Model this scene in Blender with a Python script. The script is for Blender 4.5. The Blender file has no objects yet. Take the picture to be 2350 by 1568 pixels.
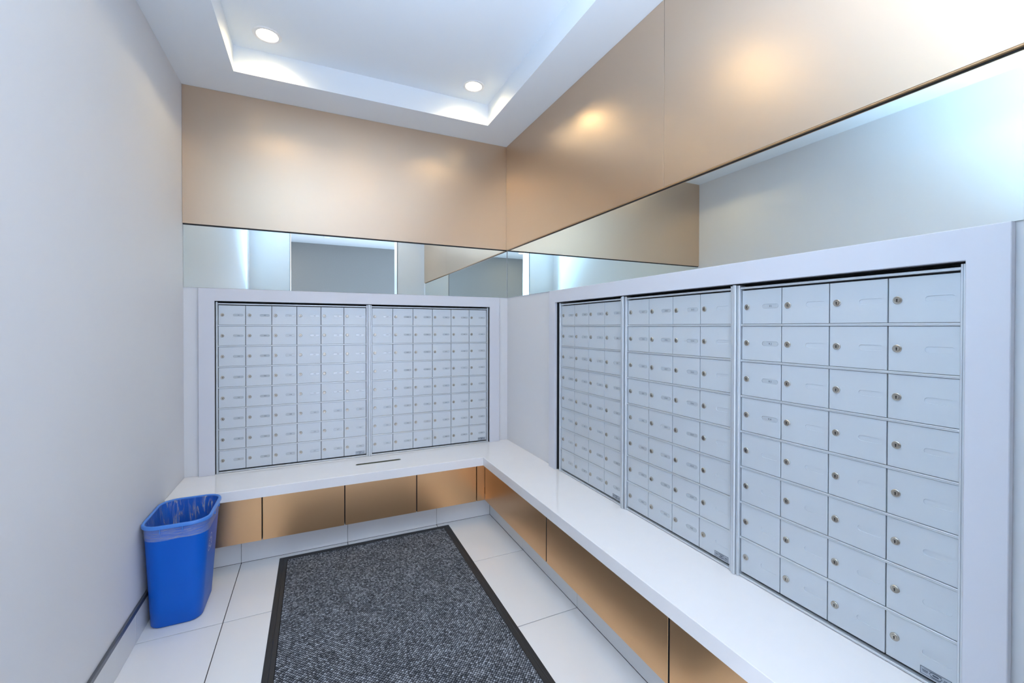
import bpy, bmesh, math, random
from mathutils import Vector, Matrix
random.seed(7)
S = bpy.context.scene
COL = S.collection
PI = math.pi
R = math.radians

# ------------------------------------------------------------------ measurements (metres)
W = 2.195          # room width, left wall at x = -W, right wall at x = 0, back wall at y = 0
ZC, ZR = 2.903, 3.056
ZP, ZM, ZF = 2.053, 1.659, 1.657
ZT, ZU, ZB = 0.477, 0.4187, 0.158
YF, YF2, YL = -2.97, -3.21, -5.1     # entrance wall faces, far lobby wall
OX0, OX1 = -1.745, -0.38             # entrance opening
CD, CD2 = 0.356, 0.376               # worktop depths (right run, back run)
TK = 0.2565
PB = 0.015

# ------------------------------------------------------------------ camera
def set_camera():
    f, cx, cy = 974.337, 1169.668, 758.733
    yaw, pitch, roll = R(24.6888), R(-0.4386), R(0.0842)
    fw = Vector((math.sin(yaw)*math.cos(pitch), math.cos(yaw)*math.cos(pitch), math.sin(pitch)))
    rt = Vector((math.cos(yaw), -math.sin(yaw), 0)); up = rt.cross(fw)
    rt2 = rt*math.cos(roll)+up*math.sin(roll); up2 = up*math.cos(roll)-rt*math.sin(roll)
    cd = bpy.data.cameras.new('camera'); co = bpy.data.objects.new('camera', cd); COL.objects.link(co)
    m = Matrix.Identity(4)
    for i in range(3):
        m[i][0] = rt2[i]; m[i][1] = up2[i]; m[i][2] = -fw[i]
    m[0][3], m[1][3], m[2][3] = -1.458, -3.2259, 1.4143
    co.matrix_world = m
    cd.sensor_fit = 'HORIZONTAL'; cd.sensor_width = 36.0; cd.lens = f/2350*36.0
    cd.shift_x = (1175-cx)/2350; cd.shift_y = (cy-784)/2350
    cd.clip_start = 0.02; cd.clip_end = 60
    S.camera = co
set_camera()

# ------------------------------------------------------------------ world, lights, exposure
wd = bpy.data.worlds.new('world'); S.world = wd; wd.use_nodes = True
wd.node_tree.nodes['Background'].inputs[0].default_value = (0.62, 0.76, 1.0, 1)
wd.node_tree.nodes['Background'].inputs[1].default_value = 1.0
S.view_settings.view_transform = 'Standard'
S.view_settings.look = 'None'
S.view_settings.gamma = 1.0
S.view_settings.use_curve_mapping = False
S.view_settings.exposure = 1.1

def light(name, kind, loc, target, energy, color, **kw):
    ld = bpy.data.lights.new(name, kind); lo = bpy.data.objects.new(name, ld); COL.objects.link(lo)
    lo.location = loc
    d = Vector(target)-Vector(loc); lo.rotation_euler = d.to_track_quat('-Z', 'Y').to_euler()
    ld.energy = energy; ld.color = color
    for k, v in kw.items(): setattr(ld, k, v)
    return lo
# the photographer's bounced flash beside the camera, thrown up at the near left corner
light('camera_flash', 'SPOT', (-1.44, -3.10, 1.62), (-2.20, -2.74, 2.80), 75, (0.36, 0.74, 1.0), spot_size=R(85), spot_blend=1.0, shadow_soft_size=0.04)
light('camera_flash_bounce', 'SPOT', (-1.44, -3.10, 1.64), (-1.25, -2.85, 3.05), 140, (0.60, 0.76, 1.0), spot_size=R(120), spot_blend=1.0, shadow_soft_size=0.04)
# daylight through the lobby's right-hand glazing, then an added low fill light
light('lobby_daylight', 'AREA', (3.3, -4.15, 1.6), (-1.2, -4.0, 1.4), 50, (0.62, 0.80, 1.0), shape='RECTANGLE', size=1.6, size_y=2.3)
light('lobby_front_fill', 'AREA', (-1.06, -4.95, 1.0), (-1.06, 0, 1.35), 28, (0.76, 0.82, 1.0), shape='RECTANGLE', size=3.0, size_y=1.7)  # added area fill that lifts the soffit, kept out of the mirrors' view
LAMP = 84.0     # strength of a downlight lens
LAMP_COL = (1.0, 0.80, 0.46)

# ------------------------------------------------------------------ materials
def mat(name, color, rough=0.5, metal=0.0, spec=0.5, noise=None, bump=None, coat=0.0, emit=None, mix=None, aniso=0):
    m = bpy.data.materials.new(name); m.use_nodes = True
    nt = m.node_tree; b = nt.nodes['Principled BSDF']
    b.inputs['Base Color'].default_value = (*color, 1)
    b.inputs['Roughness'].default_value = rough
    b.inputs['Metallic'].default_value = metal
    b.inputs['Specular IOR Level'].default_value = spec
    if coat: b.inputs['Coat Weight'].default_value = coat; b.inputs['Coat Roughness'].default_value = 0.08
    if emit:
        b.inputs['Emission Color'].default_value = (*emit[0], 1); b.inputs['Emission Strength'].default_value = emit[1]
    tc = nt.nodes.new('ShaderNodeTexCoord')
    if noise:
        sc, amt = noise
        n = nt.nodes.new('ShaderNodeTexNoise'); n.inputs['Scale'].default_value = sc; n.inputs['Detail'].default_value = 5
        nt.links.new(tc.outputs['Object'], n.inputs['Vector'])
        mr = nt.nodes.new('ShaderNodeMapRange'); mr.inputs['To Min'].default_value = 1-amt; mr.inputs['To Max'].default_value = 1+amt
        nt.links.new(n.outputs['Fac'], mr.inputs['Value'])
        mx = nt.nodes.new('ShaderNodeVectorMath'); mx.operation = 'SCALE'; mx.inputs[0].default_value = color
        nt.links.new(mr.outputs['Result'], mx.inputs['Scale']); nt.links.new(mx.outputs['Vector'], b.inputs['Base Color'])
    if bump:
        sc, st = bump
        n = nt.nodes.new('ShaderNodeTexNoise'); n.inputs['Scale'].default_value = sc; n.inputs['Detail'].default_value = 2
        nt.links.new(tc.outputs['Object'], n.inputs['Vector'])
        bp = nt.nodes.new('ShaderNodeBump'); bp.inputs['Strength'].default_value = st; bp.inputs['Distance'].default_value = 0.001
        nt.links.new(n.outputs['Fac'], bp.inputs['Height']); nt.links.new(bp.outputs['Normal'], b.inputs['Normal'])
    return m
M = {}
M['wall'] = mat('wall_paint', (0.73, 0.735, 0.76), 0.55, noise=(3, 0.015), bump=(320, 0.12))
M['ceil'] = mat('ceiling_paint', (0.83, 0.88, 0.93), 0.7)  # slight blue tint puts the flash's cool cast into the paint colour
M['far'] = mat('lobby_wall_covering', (0.31, 0.30, 0.29), 0.7, noise=(60, 0.05))
M['bronze'] = mat('champagne_metal', (0.70, 0.54, 0.40), 0.34, 1.0, bump=(900, 0.06))
M['bronze_low'] = mat('bronze_laminate', (0.76, 0.47, 0.25), 0.28, 1.0, noise=(700, 0.10), bump=(700, 0.12))
M['bronze_edge'] = mat('bronze_edge', (0.55, 0.33, 0.17), 0.45, 0.6)
M['mirror'] = mat('mirror_glass', (0.84, 0.90, 0.88), 0.0, 1.0)
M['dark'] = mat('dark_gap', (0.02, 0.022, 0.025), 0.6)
M['surround'] = mat('pale_lacquer', (0.66, 0.67, 0.73), 0.35, bump=(200, 0.03))
M['counter'] = mat('white_quartz', (0.89, 0.88, 0.89), 0.13, noise=(14, 0.02), coat=0.3)
M['tile'] = mat('pale_porcelain', (0.82, 0.82, 0.83), 0.22, noise=(6, 0.02))
M['tile2'] = mat('pale_porcelain_skirting', (0.70, 0.71, 0.72), 0.35, noise=(9, 0.03))
M['grout'] = mat('grey_grout', (0.03, 0.03, 0.033), 0.9)
M['alu'] = mat('satin_aluminium', (0.66, 0.70, 0.74), 0.42, 0.55, bump=(1500, 0.05))
M['door'] = mat('silver_door', (0.60, 0.645, 0.69), 0.48, 0.25, bump=(1800, 0.06))
M['chrome'] = mat('lock_metal', (0.46, 0.43, 0.38), 0.28, 1.0)
M['key'] = mat('keyway', (0.015, 0.013, 0.012), 0.5)
M['card'] = mat('number_card', (0.50, 0.545, 0.59), 0.16, 0.10, coat=0.35)
M['ink'] = mat('dark_ink', (0.02, 0.025, 0.035), 0.5)
M['badge_ink'] = mat('badge_print', (0.08, 0.10, 0.13), 0.45)
M['badge'] = mat('badge_foil', (0.42, 0.47, 0.53), 0.3, 0.6)
M['rubber'] = mat('black_rubber', (0.022, 0.023, 0.025), 0.55)
M['white_trim'] = mat('white_trim', (0.85, 0.85, 0.85), 0.4)
M['reflector'] = mat('lamp_reflector', (0.92, 0.9, 0.85), 0.3)
M['lens'] = mat('lamp_lens', (1, 1, 1), 0.5, emit=(LAMP_COL, LAMP))
M['strip'] = mat('grey_metal_strip', (0.17, 0.18, 0.20), 0.35, 0.7)
M['blue'] = mat('blue_plastic', (0.002, 0.115, 0.58), 0.40, spec=0.25, bump=(500, 0.15))
M['blue_rim'] = mat('blue_plastic_rim', (0.06, 0.23, 0.70), 0.30)
M['white_print'] = mat('white_print', (0.65, 0.72, 0.85), 0.5)
M['olive'] = mat('slot_liner', (0.20, 0.20, 0.14), 0.35, 0.5)

def film(nm, scl, lo, hi, a, b_):
    m = bpy.data.materials.new(nm); m.use_nodes = True; nt = m.node_tree
    b = nt.nodes['Principled BSDF']; b.inputs['Base Color'].default_value = (0.85, 0.88, 0.93, 1); b.inputs['Roughness'].default_value = 0.12
    out = nt.nodes['Material Output']; tr = nt.nodes.new('ShaderNodeBsdfTransparent'); mx = nt.nodes.new('ShaderNodeMixShader')
    tc = nt.nodes.new('ShaderNodeTexCoord'); mp = nt.nodes.new('ShaderNodeMapping'); mp.inputs['Scale'].default_value = scl
    n = nt.nodes.new('ShaderNodeTexNoise'); n.inputs['Scale'].default_value = 3; n.inputs['Detail'].default_value = 6; n.inputs['Distortion'].default_value = 1.5
    nt.links.new(tc.outputs['Object'], mp.inputs['Vector']); nt.links.new(mp.outputs['Vector'], n.inputs['Vector'])
    mr = nt.nodes.new('ShaderNodeMapRange'); mr.inputs['From Min'].default_value = lo; mr.inputs['From Max'].default_value = hi
    mr.inputs['To Min'].default_value = a; mr.inputs['To Max'].default_value = b_
    nt.links.new(n.outputs['Fac'], mr.inputs['Value'])
    bp = nt.nodes.new('ShaderNodeBump'); bp.inputs['Strength'].default_value = 0.9; bp.inputs['Distance'].default_value = 0.006
    nt.links.new(n.outputs['Fac'], bp.inputs['Height']); nt.links.new(bp.outputs['Normal'], b.inputs['Normal'])
    nt.links.new(mr.outputs['Result'], mx.inputs['Fac']); nt.links.new(tr.outputs[0], mx.inputs[1]); nt.links.new(b.outputs[0], mx.inputs[2])
    nt.links.new(mx.outputs[0], out.inputs['Surface'])
    return m
M['film'] = film('clear_film', (22, 22, 3), 0.50, 0.72, 0.03, 0.50)  # whitish opacity streaks stand in for thin highlights on the bag
M['film2'] = film('clear_film_folds', (4, 4, 60), 0.38, 0.68, 0.10, 0.36)

def carpet():
    m = bpy.data.materials.new('nubbed_carpet'); m.use_nodes = True; nt = m.node_tree
    b = nt.nodes['Principled BSDF']; b.inputs['Roughness'].default_value = 0.95; b.inputs['Specular IOR Level'].default_value = 0.1
    tc = nt.nodes.new('ShaderNodeTexCoord')
    mp = nt.nodes.new('ShaderNodeMapping'); mp.inputs['Rotation'].default_value = (0, 0, R(45)); mp.inputs['Scale'].default_value = (105, 105, 105)
    nt.links.new(tc.outputs['Object'], mp.inputs['Vector'])
    v = nt.nodes.new('ShaderNodeTexVoronoi'); v.inputs['Scale'].default_value = 1.0; v.inputs['Randomness'].default_value = 0.22
    nt.links.new(mp.outputs['Vector'], v.inputs['Vector'])
    n = nt.nodes.new('ShaderNodeTexNoise'); n.inputs['Scale'].default_value = 9; n.inputs['Detail'].default_value = 6
    nt.links.new(tc.outputs['Object'], n.inputs['Vector'])
    # nub tops light, gaps dark
    r1 = nt.nodes.new('ShaderNodeValToRGB'); r1.color_ramp.elements[0].color = (0.54, 0.58, 0.65, 1); r1.color_ramp.elements[1].color = (0.035, 0.04, 0.05, 1)
    r1.color_ramp.elements[0].position = 0.12; r1.color_ramp.elements[1].position = 0.62
    nt.links.new(v.outputs['Distance'], r1.inputs['Fac'])
    hs = nt.nodes.new('ShaderNodeSeparateColor'); nt.links.new(v.outputs['Color'], hs.inputs['Color'])
    mr = nt.nodes.new('ShaderNodeMapRange'); mr.inputs['To Min'].default_value = 0.5; mr.inputs['To Max'].default_value = 1.4
    nt.links.new(hs.outputs['Red'], mr.inputs['Value'])
    m2 = nt.nodes.new('ShaderNodeMapRange'); m2.inputs['From Min'].default_value = 0.3; m2.inputs['From Max'].default_value = 0.7; m2.inputs['To Min'].default_value = 0.8; m2.inputs['To Max'].default_value = 1.2
    nt.links.new(n.outputs['Fac'], m2.inputs['Value'])
    mm = nt.nodes.new('ShaderNodeMath'); mm.operation = 'MULTIPLY'; nt.links.new(mr.outputs['Result'], mm.inputs[0]); nt.links.new(m2.outputs['Result'], mm.inputs[1])
    sc = nt.nodes.new('ShaderNodeVectorMath'); sc.operation = 'SCALE'
    nt.links.new(r1.outputs['Color'], sc.inputs[0]); nt.links.new(mm.outputs['Value'], sc.inputs['Scale']); nt.links.new(sc.outputs['Vector'], b.inputs['Base Color'])
    bp = nt.nodes.new('ShaderNodeBump'); bp.invert = True; bp.inputs['Strength'].default_value = 0.8; bp.inputs['Distance'].default_value = 0.003
    nt.links.new(v.outputs['Distance'], bp.inputs['Height']); nt.links.new(bp.outputs['Normal'], b.inputs['Normal'])
    return m
M['carpet'] = carpet()

# ------------------------------------------------------------------ mesh helpers
def box(bm, x0, x1, y0, y1, z0, z1, mi=0, bev=0.0):
    vs = [bm.verts.new((x, y, z)) for z in (z0, z1) for y in (y0, y1) for x in (x0, x1)]
    fs = [bm.faces.new([vs[i] for i in q]) for q in ((0, 2, 3, 1), (4, 5, 7, 6), (0, 1, 5, 4), (2, 6, 7, 3), (0, 4, 6, 2), (1, 3, 7, 5))]
    for f in fs: f.material_index = mi
    if bev:
        es = list({e for f in fs for e in f.edges})
        bmesh.ops.bevel(bm, geom=es, offset=bev, segments=1, affect='EDGES', profile=0.5)
    return fs
def newmesh(name, bm, mats):
    bmesh.ops.recalc_face_normals(bm, faces=bm.faces)
    me = bpy.data.meshes.new(name); bm.to_mesh(me); bm.free()
    for m in (mats if isinstance(mats, (list, tuple)) else [mats]): me.materials.append(M[m] if isinstance(m, str) else m)
    return me
def link(name, me, parent=None, loc=(0, 0, 0), rz=0):
    o = bpy.data.objects.new(name, me); COL.objects.link(o)
    o.location = loc; o.rotation_euler = (0, 0, rz)
    if parent: o.parent = parent
    return o
def obj(name, bm, mats, parent=None, loc=(0, 0, 0), rz=0): return link(name, newmesh(name, bm, mats), parent, loc, rz)
def bobj(name, dims, m, parent=None, bev=0.0):
    bm = bmesh.new(); box(bm, *dims, bev=bev); return obj(name, bm, m, parent)
def structure(o): o['kind'] = 'structure'; return o
def tag(o, label, cat, group=None):
    o['label'] = label; o['category'] = cat
    if group: o['group'] = group
    return o
def thing(name, label, cat, loc=(0, 0, 0), rz=0, group=None):
    return tag(link(name, None, None, loc, rz), label, cat, group)
def smooth(o, ang=40):
    for p in o.data.polygons: p.use_smooth = True
    o.data.set_sharp_from_angle(angle=R(ang))
    return o
def ring(bm, pts): # closed loop of edges
    vs = [bm.verts.new(p) for p in pts]
    return vs, [bm.edges.new((vs[i], vs[(i+1) % len(vs)])) for i in range(len(vs))]
def loft(bm, loops, mi=0, cap0=False, cap1=False):
    for a, b in zip(loops[:-1], loops[1:]):
        n = len(a)
        for i in range(n):
            f = bm.faces.new((a[i], a[(i+1) % n], b[(i+1) % n], b[i])); f.material_index = mi
    if cap0: bm.faces.new(loops[0]).material_index = mi
    if cap1: bm.faces.new(loops[-1]).material_index = mi
def stadium(w, h, n=6):
    r = h/2; c = w/2-r; pts = []
    for i in range(n+1):
        a = -PI/2+PI*i/n; pts.append((c+r*math.cos(a), r*math.sin(a)))
    for i in range(n+1):
        a = PI/2+PI*i/n; pts.append((-c+r*math.cos(a), r*math.sin(a)))
    return pts
def rrect(w, h, r, n=6):
    pts = []
    for cx, cy, a0 in ((w/2-r, h/2-r, 0), (-w/2+r, h/2-r, 90), (-w/2+r, -h/2+r, 180), (w/2-r, -h/2+r, 270)):
        for i in range(n+1):
            a = R(a0+90*i/n); pts.append((cx+r*math.cos(a), cy+r*math.sin(a)))
    return pts
def circ(r, n): return [(r*math.cos(2*PI*i/n), r*math.sin(2*PI*i/n)) for i in range(n)]

# ------------------------------------------------------------------ the setting: shell
# floor slab with porcelain tiles
fl = structure(bobj('floor', (-3.6, 3.4, YL-0.1, 0.02, -0.06, -0.004), 'grout'))
xs = [-1.8585+0.596*k for k in range(-3, 9)]; ys = [-0.8218+0.6098*k for k in range(-8, 3)]
tile_me = {}
for i in range(len(xs)-1):
    for j in range(len(ys)-1):
        x0, x1 = xs[i]+0.0018, xs[i+1]-0.0018; y0, y1 = ys[j]+0.0024, ys[j+1]-0.0024
        room = y1 > YF
        if room:
            x0 = max(x0, -W+0.001); x1 = min(x1, -TK-0.001); y1 = min(y1, -TK-0.001)
        y0 = max(y0, YL+0.005)
        if x1-x0 < 0.02 or y1-y0 < 0.02: continue
        if not room and (xs[i] < -3.0 or xs[i] > 1.2): continue
        key = (round(x1-x0, 3), round(y1-y0, 3))
        if key not in tile_me:
            bm = bmesh.new(); box(bm, 0, x1-x0, 0, y1-y0, -0.008, 0, bev=0.0007); tile_me[key] = newmesh('tile', bm, 'tile')
        link('tile', tile_me[key], fl, (x0, y0, random.uniform(-0.0002, 0.0002)))
# ceiling: dropped soffit round a raised tray, downlight openings cut through
LAMPS = [(-1.696, -0.475), (-0.471, -0.485), (-1.084, -1.47), (-1.696, -2.45), (-0.471, -2.45)]
RX0, RX1, RY0, RY1 = -1.884, -0.2915, -2.68, -0.2974
bm = bmesh.new()
for d in ((-W, RX0, YF, 0.005), (RX1, 0.005, YF, 0.005), (RX0, RX1, RY1, 0.005), (RX0, RX1, YF, RY0)): box(bm, *d, ZC, ZR+0.12)
_, e = ring(bm, [(RX0, RY0, ZR), (RX1, RY0, ZR), (RX1, RY1, ZR), (RX0, RY1, ZR)])
for lx, ly in LAMPS:
    _, e2 = ring(bm, [(lx+a, ly+b, ZR) for a, b in circ(0.056, 24)]); e += e2
bmesh.ops.triangle_fill(bm, use_beauty=True, use_dissolve=False, edges=e)
box(bm, RX0-0.02, RX1+0.02, RY0-0.02, RY1+0.05, ZR+0.13, ZR+0.15)
structure(obj('ceiling', bm, 'ceil'))
structure(bobj('ceiling_lobby', (-3.6, 3.4, YL-0.1, YF2, 2.9, 2.96), 'ceil'))
# walls
structure(bobj('wall_left', (-W-0.12, -W, YF2, 0.12, 0.0, ZR+0.15), 'wall'))
NB = (-2.031, -0.162); NR = (-2.7500, -0.813); NZ = 1.578      # mailbox niches
bm = bmesh.new()
box(bm, -W, NB[0], 0.005, 0.35, 0, ZR+0.15); box(bm, NB[1], 0.35, 0.005, 0.35, 0, ZR+0.15)
box(bm, NB[0], NB[1], 0.005, 0.35, NZ, ZR+0.15); box(bm, NB[0], NB[1], 0.005, 0.35, 0, ZT-0.02); box(bm, NB[0], NB[1], 0.33, 0.35, ZT-0.02, NZ)
structure(obj('wall_back', bm, 'wall'))
wall_back = bpy.data.objects['wall_back']
bm = bmesh.new()
box(bm, 0.005, 0.35, NR[1], 0.005, 0, ZR+0.15); box(bm, 0.005, 0.35, YF2, NR[0], 0, ZR+0.15)
box(bm, 0.005, 0.35, NR[0], NR[1], NZ, ZR+0.15); box(bm, 0.005, 0.35, NR[0], NR[1], 0, ZT-0.02); box(bm, 0.33, 0.35, NR[0], NR[1], ZT-0.02, NZ)
wall_right = structure(obj('wall_right', bm, 'wall'))
bm = bmesh.new()
box(bm, -W, OX0, YF2, YF, 0, ZR+0.15); box(bm, OX1, 0.005, YF2, YF, 0, ZR+0.15); box(bm, OX0, OX1, YF2, YF, 2.72, ZR+0.15)
structure(obj('wall_front', bm, 'wall'))
structure(bobj('trim_1', (OX0-0.002, OX0+0.004, YF-0.012, YF+0.004, 0, 2.72), 'strip'))
structure(bobj('trim_2', (OX1-0.004, OX1+0.002, YF-0.012, YF+0.004, 0, 2.72), 'strip'))
bm = bmesh.new(); box(bm, -3.6, 3.4, YL-0.1, YL, 0, 2.96)
structure(obj('wall_lobby_far', bm, 'far'))
structure(bobj('wall_lobby_left', (-3.6, -3.5, YL, YF2, 0, 2.9), 'wall'))
structure(bobj('wall_lobby_near_left', (-3.5, -W-0.12, YF2, YF2+0.1, 0, 2.9), 'wall'))
structure(bobj('wall_lobby_near_right', (0.35, 3.4, YF2, YF2+0.1, 0, 2.9), 'wall'))
# champagne metal cladding above the mirrors
def panel(dims, parent): return bobj('metal_panel', dims, 'bronze', parent, bev=0.0003)
panel((-W+0.001, -PB-0.0005, -PB, 0.005, ZP, ZC-0.001), wall_back)
panel((-PB, 0.005, -1.7592, -PB, ZP, ZC-0.001), wall_right)
bobj('seam_shadow_strip', (-PB+0.004, 0.004, -1.7608, -1.7592, ZP, ZC-0.001), 'dark', wall_right)  # dark strip behind the joint stands in for its shade
panel((-PB, 0.005, -2.87, -1.7608, ZP, ZC-0.001), wall_right)
bobj('edge_trim', (-PB+0.001, 0.004, -2.87, -PB, ZP-0.004, ZP-0.0002), 'bronze_edge', wall_right)
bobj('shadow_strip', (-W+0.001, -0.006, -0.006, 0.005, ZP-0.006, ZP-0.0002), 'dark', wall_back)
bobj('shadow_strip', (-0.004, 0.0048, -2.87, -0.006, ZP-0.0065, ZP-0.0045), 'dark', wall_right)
# mirrors
mb = bobj('mirror', (-W+0.001, -0.0035, 0.0, 0.0048, ZM, ZP-0.007), ['mirror'], bev=0.0006)
tag(mb, 'long frameless mirror strip on the back wall under the metal panel', 'mirror')
mr_ = bobj('mirror', (0.0, 0.0048, -2.868, -0.001, ZM, ZP-0.0068), ['mirror'], bev=0.0006)
tag(mr_, 'long frameless mirror strip on the right wall under the metal panels', 'mirror')

# left skirting
bl = structure(bobj('baseboard_left', (-W, -W+0.002, YF, -TK, 0, 0.15), 'strip'))
yy = [-TK] + [y for y in sorted(ys, reverse=True) if YF < y < -TK] + [YF]
for a, b in zip(yy[:-1], yy[1:]): bobj('tile', (-W+0.002, -W+0.011, b+0.001, a-0.001, 0.001, 0.130), 'tile2', bl, bev=0.0006)
bobj('metal_strip', (-W+0.002, -W+0.012, YF, -CD2, 0.1315, 0.152), 'strip', bl, bev=0.001)
# plinth tiles under the cabinets
bk = structure(bobj('baseboard_back', (-W, -TK+0.012, -TK+0.012, 0.0, 0, ZB-0.002), 'grout'))
xx = [-W] + [x for x in xs if -W < x < -TK-0.02] + [-TK]
for a, b in zip(xx[:-1], xx[1:]): bobj('tile', (a+0.001, b-0.001, -TK, -TK+0.012, 0.001, ZB-0.002), 'tile2', bk, bev=0.0006)
br = structure(bobj('baseboard_right', (-TK+0.012, 0.0, YF, -TK+0.012, 0, ZB-0.002), 'grout'))
yy = [-TK] + [y for y in sorted(ys, reverse=True) if YF < y < -TK] + [YF]
for a, b in zip(yy[:-1], yy[1:]): bobj('tile', (-TK, -TK+0.012, b+0.001, a-0.001, 0.001, ZB-0.002), 'tile2', br, bev=0.0006)

# ------------------------------------------------------------------ downlights
def downlight(x, y, z, label, inroom=True):
    t = thing('downlight', label, 'light', (x, y, z), 0, 'recessed ceiling downlights')
    n = 28
    bm = bmesh.new(); prof = [(0.0545, 0.001), (0.0545, -0.004), (0.058, -0.006), (0.070, -0.005), (0.074, -0.001), (0.074, 0.0)]
    loft(bm, [ring(bm, [(a, b, h) for a, b in circ(r, n)])[0] for r, h in prof])
    smooth(obj('trim_ring', bm, 'white_trim', t))
    bm = bmesh.new(); prof = [(0.0548, 0.0), (0.052, 0.018), (0.048, 0.037)]
    loft(bm, [ring(bm, [(a, b, h) for a, b in circ(r, n)])[0] for r, h in prof])
    smooth(obj('reflector', bm, 'reflector', t))
    bm = bmesh.new()
    a_ = ring(bm, [(a, b, 0.036) for a, b in circ(0.0482, n)])[0]; b_ = ring(bm, [(a, b, 0.043) for a, b in circ(0.0482, n)])[0]
    loft(bm, [a_, b_], cap0=True, cap1=True)
    obj('lens', bm, 'lens', t)
downlight(LAMPS[0][0], LAMPS[0][1], ZR, 'round recessed downlight in the tray ceiling above the left end of the back wall')
downlight(LAMPS[1][0], LAMPS[1][1], ZR, 'round recessed downlight in the tray ceiling beside the corner of the metal panels')
for k, nm in ((2, 'middle of the tray ceiling, out of view overhead'), (3, 'tray ceiling near the entrance on the left'), (4, 'tray ceiling near the entrance on the right')):
    downlight(LAMPS[k][0], LAMPS[k][1], ZR, 'recessed downlight in the '+nm)

# ------------------------------------------------------------------ worktop
SX0, SX1, SY = -1.203, -0.906, -0.177
bm = bmesh.new()
Lp = [(-W+0.001, 0.004), (-W+0.001, -CD2), (-CD, -CD2), (-CD, YF+0.001), (0.004, YF+0.001), (0.004, 0.004)]
slot = [((SX0+SX1)/2+a, SY+b) for a, b in stadium(SX1-SX0, 0.022)]
tops = []
for z in (ZU, ZT-0.002):
    o_, _ = ring(bm, [(x, y, z) for x, y in Lp]); s_, _ = ring(bm, [(x, y, z) for x, y in slot]); tops.append((o_, s_))
ins = [(-W+0.001, 0.004), (-W+0.001, -CD2+0.002), (-CD+0.002, -CD2+0.002), (-CD+0.002, YF+0.001), (0.004, YF+0.001), (0.004, 0.004)]
o3, e3 = ring(bm, [(x, y, ZT) for x, y in ins]); s3, e4 = ring(bm, [(x, y, ZT) for x, y in slot])
loft(bm, [tops[0][0], tops[1][0], o3]); loft(bm, [tops[0][1], tops[1][1], s3])
bmesh.ops.triangle_fill(bm, use_beauty=True, edges=e3+e4)
bot = [e for e in bm.edges if all(abs(v.co.z-ZU) < 1e-6 for v in e.verts)]
bmesh.ops.triangle_fill(bm, use_beauty=True, edges=bot)
ct = thing('countertop', 'glossy white L-shaped worktop running under both banks of mailboxes', 'worktop')
obj('slab', bm, 'counter', ct)
bm = bmesh.new()
lo = [ring(bm, [((SX0+SX1)/2+a, SY+b, z) for a, b in stadium(SX1-SX0+dw, 0.022+dw)])[0] for dw, z in ((0.006, ZT+0.0002), (0.006, ZT+0.0012), (-0.003, ZT+0.0012), (-0.004, ZU))]
loft(bm, lo, cap1=True)
obj('slot_liner', bm, 'olive', ct)

# ------------------------------------------------------------------ base cabinets with bronze fronts
def cabinet(dims_body, dims_front, label):
    x0, x1, y0, y1 = dims_body
    t = thing('base_cabinet', label, 'cabinet', ((x0+x1)/2, (y0+y1)/2, ZB), 0, 'bronze-fronted base cabinets under the worktop')
    cx, cy = t.location[0], t.location[1]
    bobj('body', (x0-cx, x1-cx, y0-cy, y1-cy, 0.0, ZU-ZB-0.001), 'dark', t)
    x0, x1, y0, y1 = dims_front
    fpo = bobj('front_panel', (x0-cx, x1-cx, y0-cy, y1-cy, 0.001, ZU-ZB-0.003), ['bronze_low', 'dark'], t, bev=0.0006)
    for p in fpo.data.polygons:      # vertical side edges coloured dark, painting shade into the gaps
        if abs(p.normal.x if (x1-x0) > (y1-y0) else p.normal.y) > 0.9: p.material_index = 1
gx = [-W+0.002, -1.740, -1.2856, -0.8305, -0.399, -CD+0.02]
g = 0.003
lab = ['bronze-fronted base cabinet behind the blue recycling bin in the left corner', 'bronze-fronted base cabinet second from the left wall under the back worktop',
       'bronze-fronted base cabinet below the slot in the back worktop, third from the left wall', 'bronze-fronted base cabinet last full one before the inner corner of the back run']
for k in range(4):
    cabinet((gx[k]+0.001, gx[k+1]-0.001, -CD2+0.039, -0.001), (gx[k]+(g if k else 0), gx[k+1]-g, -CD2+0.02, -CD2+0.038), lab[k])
fp = bobj('filler_panel', (gx[4]+g, gx[5]-0.001, -CD2+0.02, -CD2+0.038, ZB+0.001, ZU-0.002), 'bronze_low', bev=0.0008)
tag(fp, 'narrow bronze filler strip in the inner corner under the worktop', 'panel')
gy = [-CD2+0.019, -1.2566, -2.119, YF+0.002]
lab = ['wide bronze-fronted base cabinet of the right run nearest the inner corner', 'wide bronze-fronted base cabinet in the middle of the right run', 'wide bronze-fronted base cabinet of the right run nearest the entrance']
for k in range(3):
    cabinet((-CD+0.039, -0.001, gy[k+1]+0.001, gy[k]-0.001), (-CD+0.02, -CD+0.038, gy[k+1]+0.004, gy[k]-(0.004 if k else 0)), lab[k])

# ------------------------------------------------------------------ mailboxes
# local axes: x to the right seen from the front, -y towards the viewer, z up
PW, PH = 0.1494, 0.1334
def glyph_cache():
    cache = {}
    fc = bpy.data.curves.new('glyph', 'FONT'); fo = bpy.data.objects.new('glyph', fc); COL.objects.link(fo)
    fc.resolution_u = 2; fc.size = 1.0
    dg = bpy.context.evaluated_depsgraph_get()
    for ch in '0123456789AR':
        fc.body = ch; bpy.context.view_layer.update()
        dg = bpy.context.evaluated_depsgraph_get()
        me = fo.evaluated_get(dg).to_mesh()
        vs = [(v.co.x, v.co.y) for v in me.vertices]; fs = [tuple(p.vertices) for p in me.polygons]
        w = max(v[0] for v in vs)-min(v[0] for v in vs); x0 = min(v[0] for v in vs)
        cache[ch] = ([(a-x0, b) for a, b in vs], fs, w)
        fo.evaluated_get(dg).to_mesh_clear()
    bpy.data.objects.remove(fo); bpy.data.curves.remove(fc)
    return cache
GL = glyph_cache()
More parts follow.
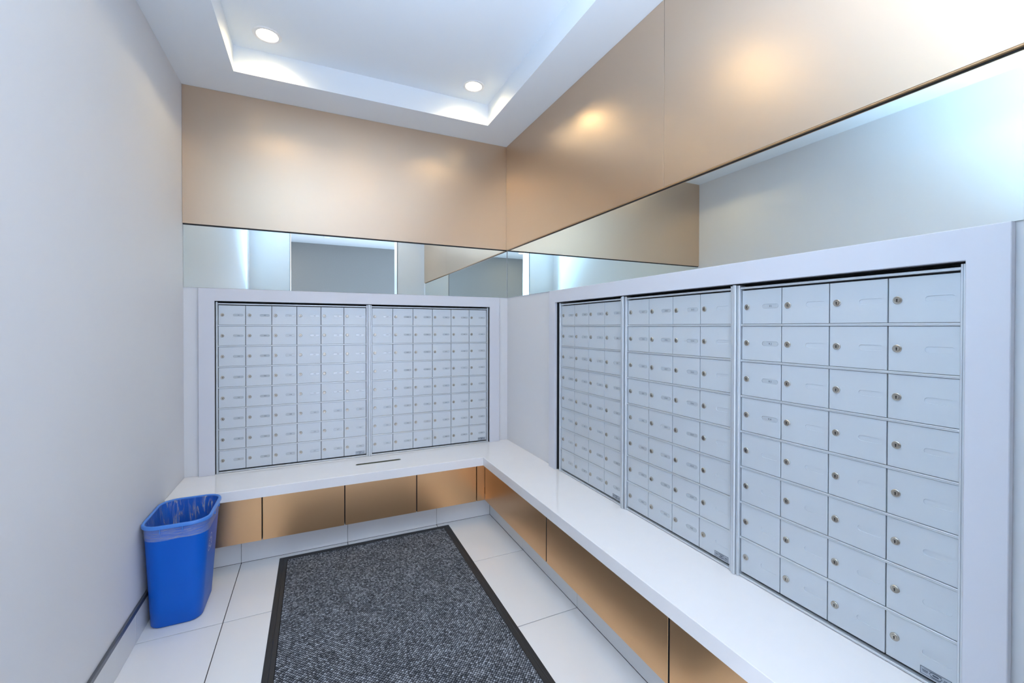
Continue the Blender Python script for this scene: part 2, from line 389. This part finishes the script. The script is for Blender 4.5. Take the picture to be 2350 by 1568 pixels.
DW, DH = PW-0.0030, PH-0.0095      # door size; a rail takes the rest
SCX, SCW, SCH = 0.730*PW, 0.059, 0.0162
LX, LR = 0.0215, 0.0105
def door_mesh():
    bm = bmesh.new(); t = 0.012; b = 0.0008
    x0, x1, z0, z1 = 0.0015, 0.0015+DW, 0, DH
    zc = DH/2
    o_, e1 = ring(bm, [(x0+b, 0, z0+b), (x1-b, 0, z0+b), (x1-b, 0, z1-b), (x0+b, 0, z1-b)])
    o2, _ = ring(bm, [(x0, b, z0), (x1, b, z0), (x1, b, z1), (x0, b, z1)])
    o3, _ = ring(bm, [(x0, t, z0), (x1, t, z0), (x1, t, z1), (x0, t, z1)])
    st = stadium(SCW, SCH)
    h, e2 = ring(bm, [(SCX+a, 0, zc+c) for a, c in st])
    h2, _ = ring(bm, [(SCX+a*0.985, 0.0014, zc+c*0.95) for a, c in st])
    loft(bm, [o_, o2, o3], cap1=True); loft(bm, [h, h2], cap1=True)
    bmesh.ops.triangle_fill(bm, use_beauty=True, edges=e1+e2)
    return newmesh('door', bm, 'door')
def lock_mesh():
    bm = bmesh.new(); n = 16
    prof = [(LR, 0.0), (LR, -0.0022), (LR*0.86, -0.0034), (LR*0.62, -0.0030), (LR*0.58, -0.0042)]
    L = [ring(bm, [(a, h, b) for a, b in circ(r, n)])[0] for r, h in prof]
    loft(bm, L, 0, cap1=True)
    # keyway: round hole and slot
    k = [(0.0018*math.cos(R(a)), -0.0045, 0.0012+0.0022*math.sin(R(a))) for a in range(-50, 231, 28)] + [(-0.0012, -0.0045, -0.0050), (0.0012, -0.0045, -0.0050)]
    k2 = [(x, -0.0041, z) for x, y, z in k]
    loft(bm, [ring(bm, k2)[0], ring(bm, k)[0]], 1, cap1=True)
    return newmesh('lock', bm, ['chrome', 'key'])
def card_mesh(text):
    bm = bmesh.new(); st = stadium(SCW*0.955, SCH*0.86)
    a_ = ring(bm, [(a, 0.0013, c) for a, c in st])[0]; b_ = ring(bm, [(a, 0.0006, c) for a, c in st])[0]
    loft(bm, [a_, b_], 0, cap1=True)
    s = 0.0098; gap = 0.0011
    tw = sum(GL[c][2]*s for c in text)+gap*(len(text)-1); x = -tw/2+0.001
    for c in text:
        vs, fs, w = GL[c]
        bv = [bm.verts.new((x+a*s, 0.0005, b*s-0.0034)) for a, b in vs]
        for f in fs:
            try: bm.faces.new([bv[i] for i in f]).material_index = 1
            except ValueError: pass
        x += w*s+gap
    me = bpy.data.meshes.new('number_card')
    bm.to_mesh(me); bm.free(); me.materials.append(M['card']); me.materials.append(M['ink'])
    return me
def badge_mesh():
    bm = bmesh.new(); w, h = 0.062, 0.020
    box(bm, -w/2, w/2, -0.0006, 0, -h/2, h/2, 0)
    y0, y1 = -0.0009, -0.0005
    for d in ((-w/2, w/2, h/2-0.0012, h/2), (-w/2, w/2, -h/2, -h/2+0.0012), (-w/2, -w/2+0.001, -h/2, h/2), (w/2-0.001, w/2, -h/2, h/2),
              (-0.012, 0.012, 0.0048, 0.0068), (-0.010, 0.010, -0.0065, -0.0048), (-0.006, 0.006, -0.0022, 0.0022),
              (-0.027, -0.015, 0.0006, 0.0026), (-0.026, -0.016, -0.0026, -0.001), (0.016, 0.026, 0.0006, 0.0024), (0.015, 0.027, -0.0028, -0.001),
              (-0.024, -0.012, 0.0058, 0.0066), (0.012, 0.024, -0.0072, -0.0062)):
        box(bm, d[0], d[1], y0, y1, d[2], d[3], 1)
    hx = [(0.0135*math.cos(R(a)), 0.0085*math.sin(R(a))) for a in range(0, 360, 60)]; hi = [(x*0.88, z*0.84) for x, z in hx]
    vo = [bm.verts.new((x, y0, z)) for x, z in hx]; vi = [bm.verts.new((x, y0, z)) for x, z in hi]
    for i in range(6):
        bm.faces.new((vo[i], vo[(i+1) % 6], vi[(i+1) % 6], vi[i])).material_index = 1
    me = bpy.data.meshes.new('maker_badge'); bm.to_mesh(me); bm.free(); me.materials.append(M['badge']); me.materials.append(M['badge_ink'])
    return me
DOOR, LOCK, BADGE = door_mesh(), lock_mesh(), badge_mesh()
Z0, Z1 = 0.4896, 1.557            # door field
TRIM = 0.012
def vtrim_bm(w, h):
    bm = bmesh.new()
    pts = [(0, 0.02), (0, -0.010), (w*0.15, -TRIM), (w*0.45, -TRIM), (w*0.5, -TRIM+0.002), (w*0.55, -TRIM), (w*0.85, -TRIM), (w, -0.010), (w, 0.02)]
    a = ring(bm, [(x, y, 0) for x, y in pts])[0]; b = ring(bm, [(x, y, h) for x, y in pts])[0]
    loft(bm, [a, b], cap0=True, cap1=True)
    return bm
def mailbox_unit(loc, rz, cols, label):
    """cols: list of columns of eight texts, '' for a blank slot"""
    n = len(cols); w = n*PW
    t = thing('mailbox_unit', label, 'mailboxes', loc, rz, 'mailbox units set into the two walls')
    zb = ZT+0.0015; zt = NZ-0.006
    # carcass: back box behind the doors
    bm = bmesh.new(); box(bm, -0.006, w+0.006, 0.0135, 0.30, zb+0.004, zt-0.004); obj('carcass', bm, 'dark', t)
    tw = 0.0105
    for x in (-tw-0.001, w+0.001):
        o = obj('side_trim', vtrim_bm(tw, zt-zb), 'alu', t, (x, 0, zb))
    bobj('top_trim', (-0.001, w+0.001, -0.007, 0.012, Z1+0.001, Z1+0.0085), 'alu', t, bev=0.001)
    bobj('bottom_trim', (-0.001, w+0.001, -0.006, 0.012, zb+0.0005, Z0-0.0035), 'alu', t, bev=0.001)
    # rails between rows, a fine groove along each
    rail = None
    for r in range(1, 8):
        z = Z1-r*PH
        if rail is None:
            bm = bmesh.new(); pts = [(0.010, 0.0), (-0.0026, 0.0), (-0.0032, 0.0006), (-0.0032, 0.0030), (-0.0022, 0.0036), (-0.0032, 0.0042), (-0.0032, 0.0066), (-0.0026, 0.0072), (0.010, 0.0072)]
            a = ring(bm, [(-0.001, y, z_) for y, z_ in pts])[0]; b = ring(bm, [(w+0.001, y, z_) for y, z_ in pts])[0]
            loft(bm, [a, b], cap0=True, cap1=True); rail = newmesh('rail', bm, 'alu')
        link('rail', rail, t, (0, 0, z-0.0036))
    for c, col in enumerate(cols):
        for r, txt in enumerate(col):
            zd = Z1-(r+1)*PH+0.0048
            d = link('door', DOOR, t, (c*PW, 0, zd))
            link('lock', LOCK, d, (LX, 0, DH/2))
            if txt: link('number_card', card_mesh(txt), d, (SCX, 0, DH/2))
    d = link('maker_badge', BADGE, t, (w-0.042, 0, Z1-8*PH+0.0048+0.014))
    return t
S_ = lambda a, b: [str(k) for k in range(a, b+1)]
A1 = [['A1', 'A2', 'A3', 'A4', 'A5', 'A6', '101', '102'], S_(103, 107)+S_(201, 203), S_(204, 211), ['212']+S_(301, 307), S_(401, 408), ['409', '410']+S_(501, 506)]
A2 = [S_(507, 510)+S_(601, 604), S_(605, 610)+['701', '702'], S_(703, 710), S_(801, 808), ['809', '810']+S_(901, 906), S_(907, 910)+S_(1001, 1004)]
B1 = [S_(1005, 1010)+['1101', '1102'], S_(1103, 1110), S_(1201, 1208), ['1209', '1210']+S_(1301, 1306)]
B2 = [S_(1307, 1310)+S_(1401, 1404), S_(1405, 1410)+['1501', '1502'], S_(1503, 1510), ['']*8]
B3 = [['R1', 'R2', 'R3', 'R4', '', '', '', ''], ['']*8, ['']*8, ['']*8]
DM = 0.004
mailbox_unit((-2.0148, DM, 0), 0, A1, 'silver six-column mailbox unit, left on the back wall, boxes A1 to 506')
mailbox_unit((-1.0788, DM, 0), 0, A2, 'silver six-column mailbox unit, right on the back wall, boxes 507 to 1004')
mailbox_unit((DM, -0.857, 0), -PI/2, B1, 'silver mailbox unit of four door columns on the right wall nearest the corner')
mailbox_unit((DM, -1.500, 0), -PI/2, B2, 'silver mailbox unit in the middle of the right wall, last column without numbers')
mailbox_unit((DM, -2.1383, 0), -PI/2, B3, 'silver mailbox unit nearest the entrance with boxes R1 to R4, the rest blank')
# lacquered surrounds with their dark liners and aluminium mullions
def surround(loc, rz, x0, x1, n0, n1, mull, label):
    t = thing('mailbox_surround', label, 'frame', loc, rz)
    zb = ZT+0.0008; fw = -0.0215
    bm = bmesh.new()
    out = [(x0, zb), (x0, ZF), (x1, ZF), (x1, zb)]; inn = [(n0, zb), (n0, NZ), (n1, NZ), (n1, zb)]
    def pl(p, y): return [bm.verts.new((a, y, b)) for a, b in p]
    b = 0.0015
    so = [(x0+b, zb), (x0+b, ZF-b), (x1-b, ZF-b), (x1-b, zb)]; si = [(n0-b, zb), (n0-b, NZ+b), (n1+b, NZ+b), (n1+b, zb)]
    P = [pl(out, -0.0005), pl(out, fw+b), pl(so, fw), pl(si, fw), pl(inn, fw+b), pl(inn, -0.0005)]
    for a, c in zip(P, P[1:]+P[:1]):
        for i in range(3): bm.faces.new((a[i], a[i+1], c[i+1], c[i]))
    for i in (0, 3): bm.faces.new([p[i] for p in P])
    obj('frame', bm, 'surround', t)
    # slim dark liner along the gap inside the opening
    bobj('liner', (n0+0.0003, n0+0.0012, -0.006, 0.03, zb, NZ-0.0003), 'dark', t); bobj('liner', (n1-0.0012, n1-0.0003, -0.006, 0.03, zb, NZ-0.0003), 'dark', t)
    bobj('liner', (n0+0.002, n1-0.002, -0.006, 0.03, NZ-0.0020, NZ-0.0003), 'dark', t)
    for m in mull:
        o = obj('mullion', vtrim_bm(0.0135, NZ-0.004-zb), 'alu', t, (m-0.00675, -0.004, zb))
surround((0, 0, 0), 0, -2.115, -0.0776, NB[0], NB[1], [-1.0987], 'pale lacquered surround framing the mailboxes on the back wall')
surround((0, 0, 0), -PI/2, 0.7334, 2.825, -NR[1], -NR[0], [1.4772, 2.1190], 'pale lacquered surround framing the mailboxes on the right wall')

# ------------------------------------------------------------------ entrance mat
mt = thing('floor_mat', 'grey nubbed carpet mat with black rubber border on the tiles', 'mat', (-1.1216, -1.15, 0.0004))
mw, ml = 1.0648/2, 0.853
bm = bmesh.new()
O = [(-mw, -ml), (mw, -ml), (mw, ml), (-mw, ml)]
def ins_(d): return [(-mw+d, -ml+d), (mw-d, -ml+d), (mw-d, ml-d), (-mw+d, ml-d)]
L = [ring(bm, [(x, y, z) for x, y in p])[0] for p, z in ((O, 0), (ins_(0.003), 0.003), (ins_(0.018), 0.0045), (ins_(0.020), 0.0035), (ins_(0.024), 0.0035), (ins_(0.027), 0.0065), (ins_(0.044), 0.0065), (ins_(0.046), 0.002))]
loft(bm, L, cap1=True)
obj('rubber_border', bm, 'rubber', mt)
bm = bmesh.new(); box(bm, -mw+0.0465, mw-0.0465, -ml+0.0465, ml-0.0465, 0.0025, 0.0072, bev=0.001)
cp = obj('carpet_pile', bm, 'carpet', mt); cp['kind'] = 'stuff'

# ------------------------------------------------------------------ recycling bin
BC = (-2.049, -0.617)
bn = thing('recycling_bin', 'blue plastic recycling bin with clear liner against the left wall', 'bin', (BC[0], BC[1], 0.0005))
HB = 0.497
def sec(z, grow=0.0):
    s = z/HB
    w = 0.205+(0.259-0.205)*s; l = 0.285+(0.352-0.285)*s; r = 0.052+(0.072-0.052)*s
    cx = -0.004-0.010*(1-s); cy = 0.012*(1-s)
    return [(cx+a, cy+b) for a, b in rrect(w+2*grow, l+2*grow, r+grow, 8)]
bm = bmesh.new(); zs = [0, 0.006, 0.1, 0.2, 0.3, 0.4, HB-0.004]
LO = [ring(bm, [(a, b, z) for a, b in sec(z, -0.006 if z == 0 else 0)])[0] for z in zs]
LI = [ring(bm, [(a, b, z) for a, b in sec(z, -0.003)])[0] for z in reversed([0.008, 0.1, 0.2, 0.3, 0.4, HB-0.004])]
loft(bm, LO+LI, cap0=True, cap1=True)
smooth(obj('shell', bm, 'blue', bn), 50)
bm = bmesh.new(); prof = [(-0.004, HB-0.006), (-0.005, HB-0.001), (0.0, HB+0.003), (0.006, HB+0.002), (0.0085, HB-0.003), (0.0085, HB-0.012), (0.006, HB-0.013), (0.005, HB-0.006)]
P = [ring(bm, [(a, b, z) for a, b in sec(HB, g_)])[0] for g_, z in prof]
loft(bm, P+[P[0]]); smooth(obj('rim', bm, 'blue_rim', bn), 60)
# ribs under the rim
idx = rrect(1, 1, .2, 8)
base = sec(HB-0.025)
for fx, fy, ax in ((-0.055, -1, 0), (0.03, -1, 0), (1, -0.03, 1), (1, 0.07, 1), (-0.03, -1, 0)):
    hw, hl = 0.259/2-0.004, 0.352/2
    if ax == 0: d = (fx-0.0015, fx+0.0015, -hl-0.0075, -hl+0.003)
    else: d = (hw-0.003, hw+0.0075, fy-0.0015, fy+0.0015)
    if fx == -0.03: continue
    bobj('rib', (*d, HB-0.034, HB-0.010), 'blue_rim', bn, bev=0.0005)
# clear liner folded over the rim: an outer cuff and an inner bag
def wav(pts, amp, f, ph):
    o = []
    n = len(pts); cx = sum(p[0] for p in pts)/n; cy = sum(p[1] for p in pts)/n
    for i, (a, b) in enumerate(pts):
        k = 1+amp*math.sin(f*2*PI*i/n+ph)+amp*0.6*math.sin((f*2.3)*2*PI*i/n+ph*2); o.append((cx+(a-cx)*k, cy+(b-cy)*k))
    return o
def dense(pts, m=4):
    o = []
    for i in range(len(pts)):
        a, b = pts[i], pts[(i+1) % len(pts)]; d = math.dist(a, b); k = max(1, int(d/0.008))
        for j in range(k): o.append((a[0]+(b[0]-a[0])*j/k, a[1]+(b[1]-a[1])*j/k))
    return o
bm = bmesh.new()
def drow(z, g_, amp, ph):
    base = dense(sec(HB)); cx = 0; s = z/HB
    tgt = sec(z, 0)
    sx = (max(p[0] for p in tgt)-min(p[0] for p in tgt)+2*g_)/0.259; sy = (max(p[1] for p in tgt)-min(p[1] for p in tgt)+2*g_)/0.352
    ox = -0.010*(1-s); oy = 0.012*(1-s)
    pts = wav([(a*sx+ox, b*sy+oy) for a, b in base], amp, 23, ph)
    return ring(bm, [(a, b, z+0.0018*math.sin(i*0.31+ph)) for i, (a, b) in enumerate(pts)])[0]
loft(bm, [drow(z, g_, am, ph) for z, g_, am, ph in ((HB-0.014, 0.0045, 0.0, 0), (HB-0.030, 0.0035, 0.002, 0.5), (HB-0.046, 0.0040, 0.003, 1.1), (HB-0.054, 0.0028, 0.002, 1.9), (HB-0.063, 0.0045, 0.003, 2.7), (HB-0.070, 0.002, 0.0015, 3.3))])
smooth(obj('liner_cuff', bm, 'film2', bn), 80)
bm = bmesh.new()
loft(bm, [drow(z, g_, am, ph) for z, g_, am, ph in ((HB-0.002, -0.0055, 0.0, 0), (HB-0.05, -0.008, 0.006, 0.3), (HB-0.12, -0.010, 0.012, 0.8), (HB-0.2, -0.012, 0.016, 1.2), (HB-0.3, -0.014, 0.014, 1.6), (0.04, -0.014, 0.01, 2.0))], cap1=True)
smooth(obj('bag', bm, 'film', bn), 80)
# recycling symbol on the long side facing the room: three bent arrows in white outline
def logo():
    bm = bmesh.new()
    def stroke(p, q, w=0.0028):
        d = Vector((q[0]-p[0], q[1]-p[1])); 
        if d.length < 1e-6: return
        n = Vector((-d.y, d.x)).normalized()*w/2; e = d.normalized()*w/3
        vs = [bm.verts.new((0, a, b)) for a, b in ((p[0]-e.x+n.x, p[1]-e.y+n.y), (q[0]+e.x+n.x, q[1]+e.y+n.y), (q[0]+e.x-n.x, q[1]+e.y-n.y), (p[0]-e.x-n.x, p[1]-e.y-n.y))]
        bm.faces.new(vs)
    s = 0.074
    arrow = [(-0.50, 0.10), (-0.18, 0.62), (0.16, 0.62), (0.30, 0.40), (0.42, 0.47), (0.28, 0.06), (-0.12, 0.15), (0.03, 0.22), (-0.02, 0.32), (-0.24, -0.06)]
    arrow = [(x*0.72-0.0, y*0.72+0.16) for x, y in arrow]
    for k in range(3):
        c, s2 = math.cos(R(120*k)), math.sin(R(120*k))
        pts = [((x*c-y*s2)*s, (x*s2+y*c)*s) for x, y in arrow]
        for i in range(len(pts)): stroke(pts[i], pts[(i+1) % len(pts)])
    return newmesh('recycling_symbol', bm, 'white_print')
lg = link('recycling_symbol', logo(), bn)
zl = 0.336; s = zl/HB; xw = -0.004-0.010*(1-s)+(0.205+0.054*s)/2
tilt = math.atan((0.027+0.010)/HB)
lg.location = (xw+0.0012, -0.055, zl); lg.rotation_euler = (0, tilt, 0)

# lobby details seen only in the mirrors
def surface_light(x, y, z, label):
    t = thing('downlight', label, 'light', (x, y, z), 0, 'recessed ceiling downlights'); n = 24
    for nm, prof, m in (('trim_ring', [(0.056, 0.0), (0.056, -0.005), (0.074, -0.003), (0.075, 0.0)], 'white_trim'), ('lens', [(0.055, 0.0), (0.055, -0.003)], 'lens')):
        bm = bmesh.new(); loft(bm, [ring(bm, [(a, b, h) for a, b in circ(r_, n)])[0] for r_, h in prof], cap1=(nm == 'lens')); obj(nm, bm, m, t)
surface_light(-2.32, -4.42, 2.9, 'lit downlight on the lobby ceiling seen in the mirror corner')
sd = tag(obj('smoke_detector', (lambda bm: (loft(bm, [ring(bm, [(a, b, h) for a, b in circ(r, 18)])[0] for r, h in ((0.05, 0), (0.05, -0.018), (0.03, -0.032))], cap1=True), bm)[1])(bmesh.new()), 'white_trim', None, (-1.28, -4.33, 2.9)), 'small round smoke detector on the lobby ceiling seen in the mirror', 'detector')
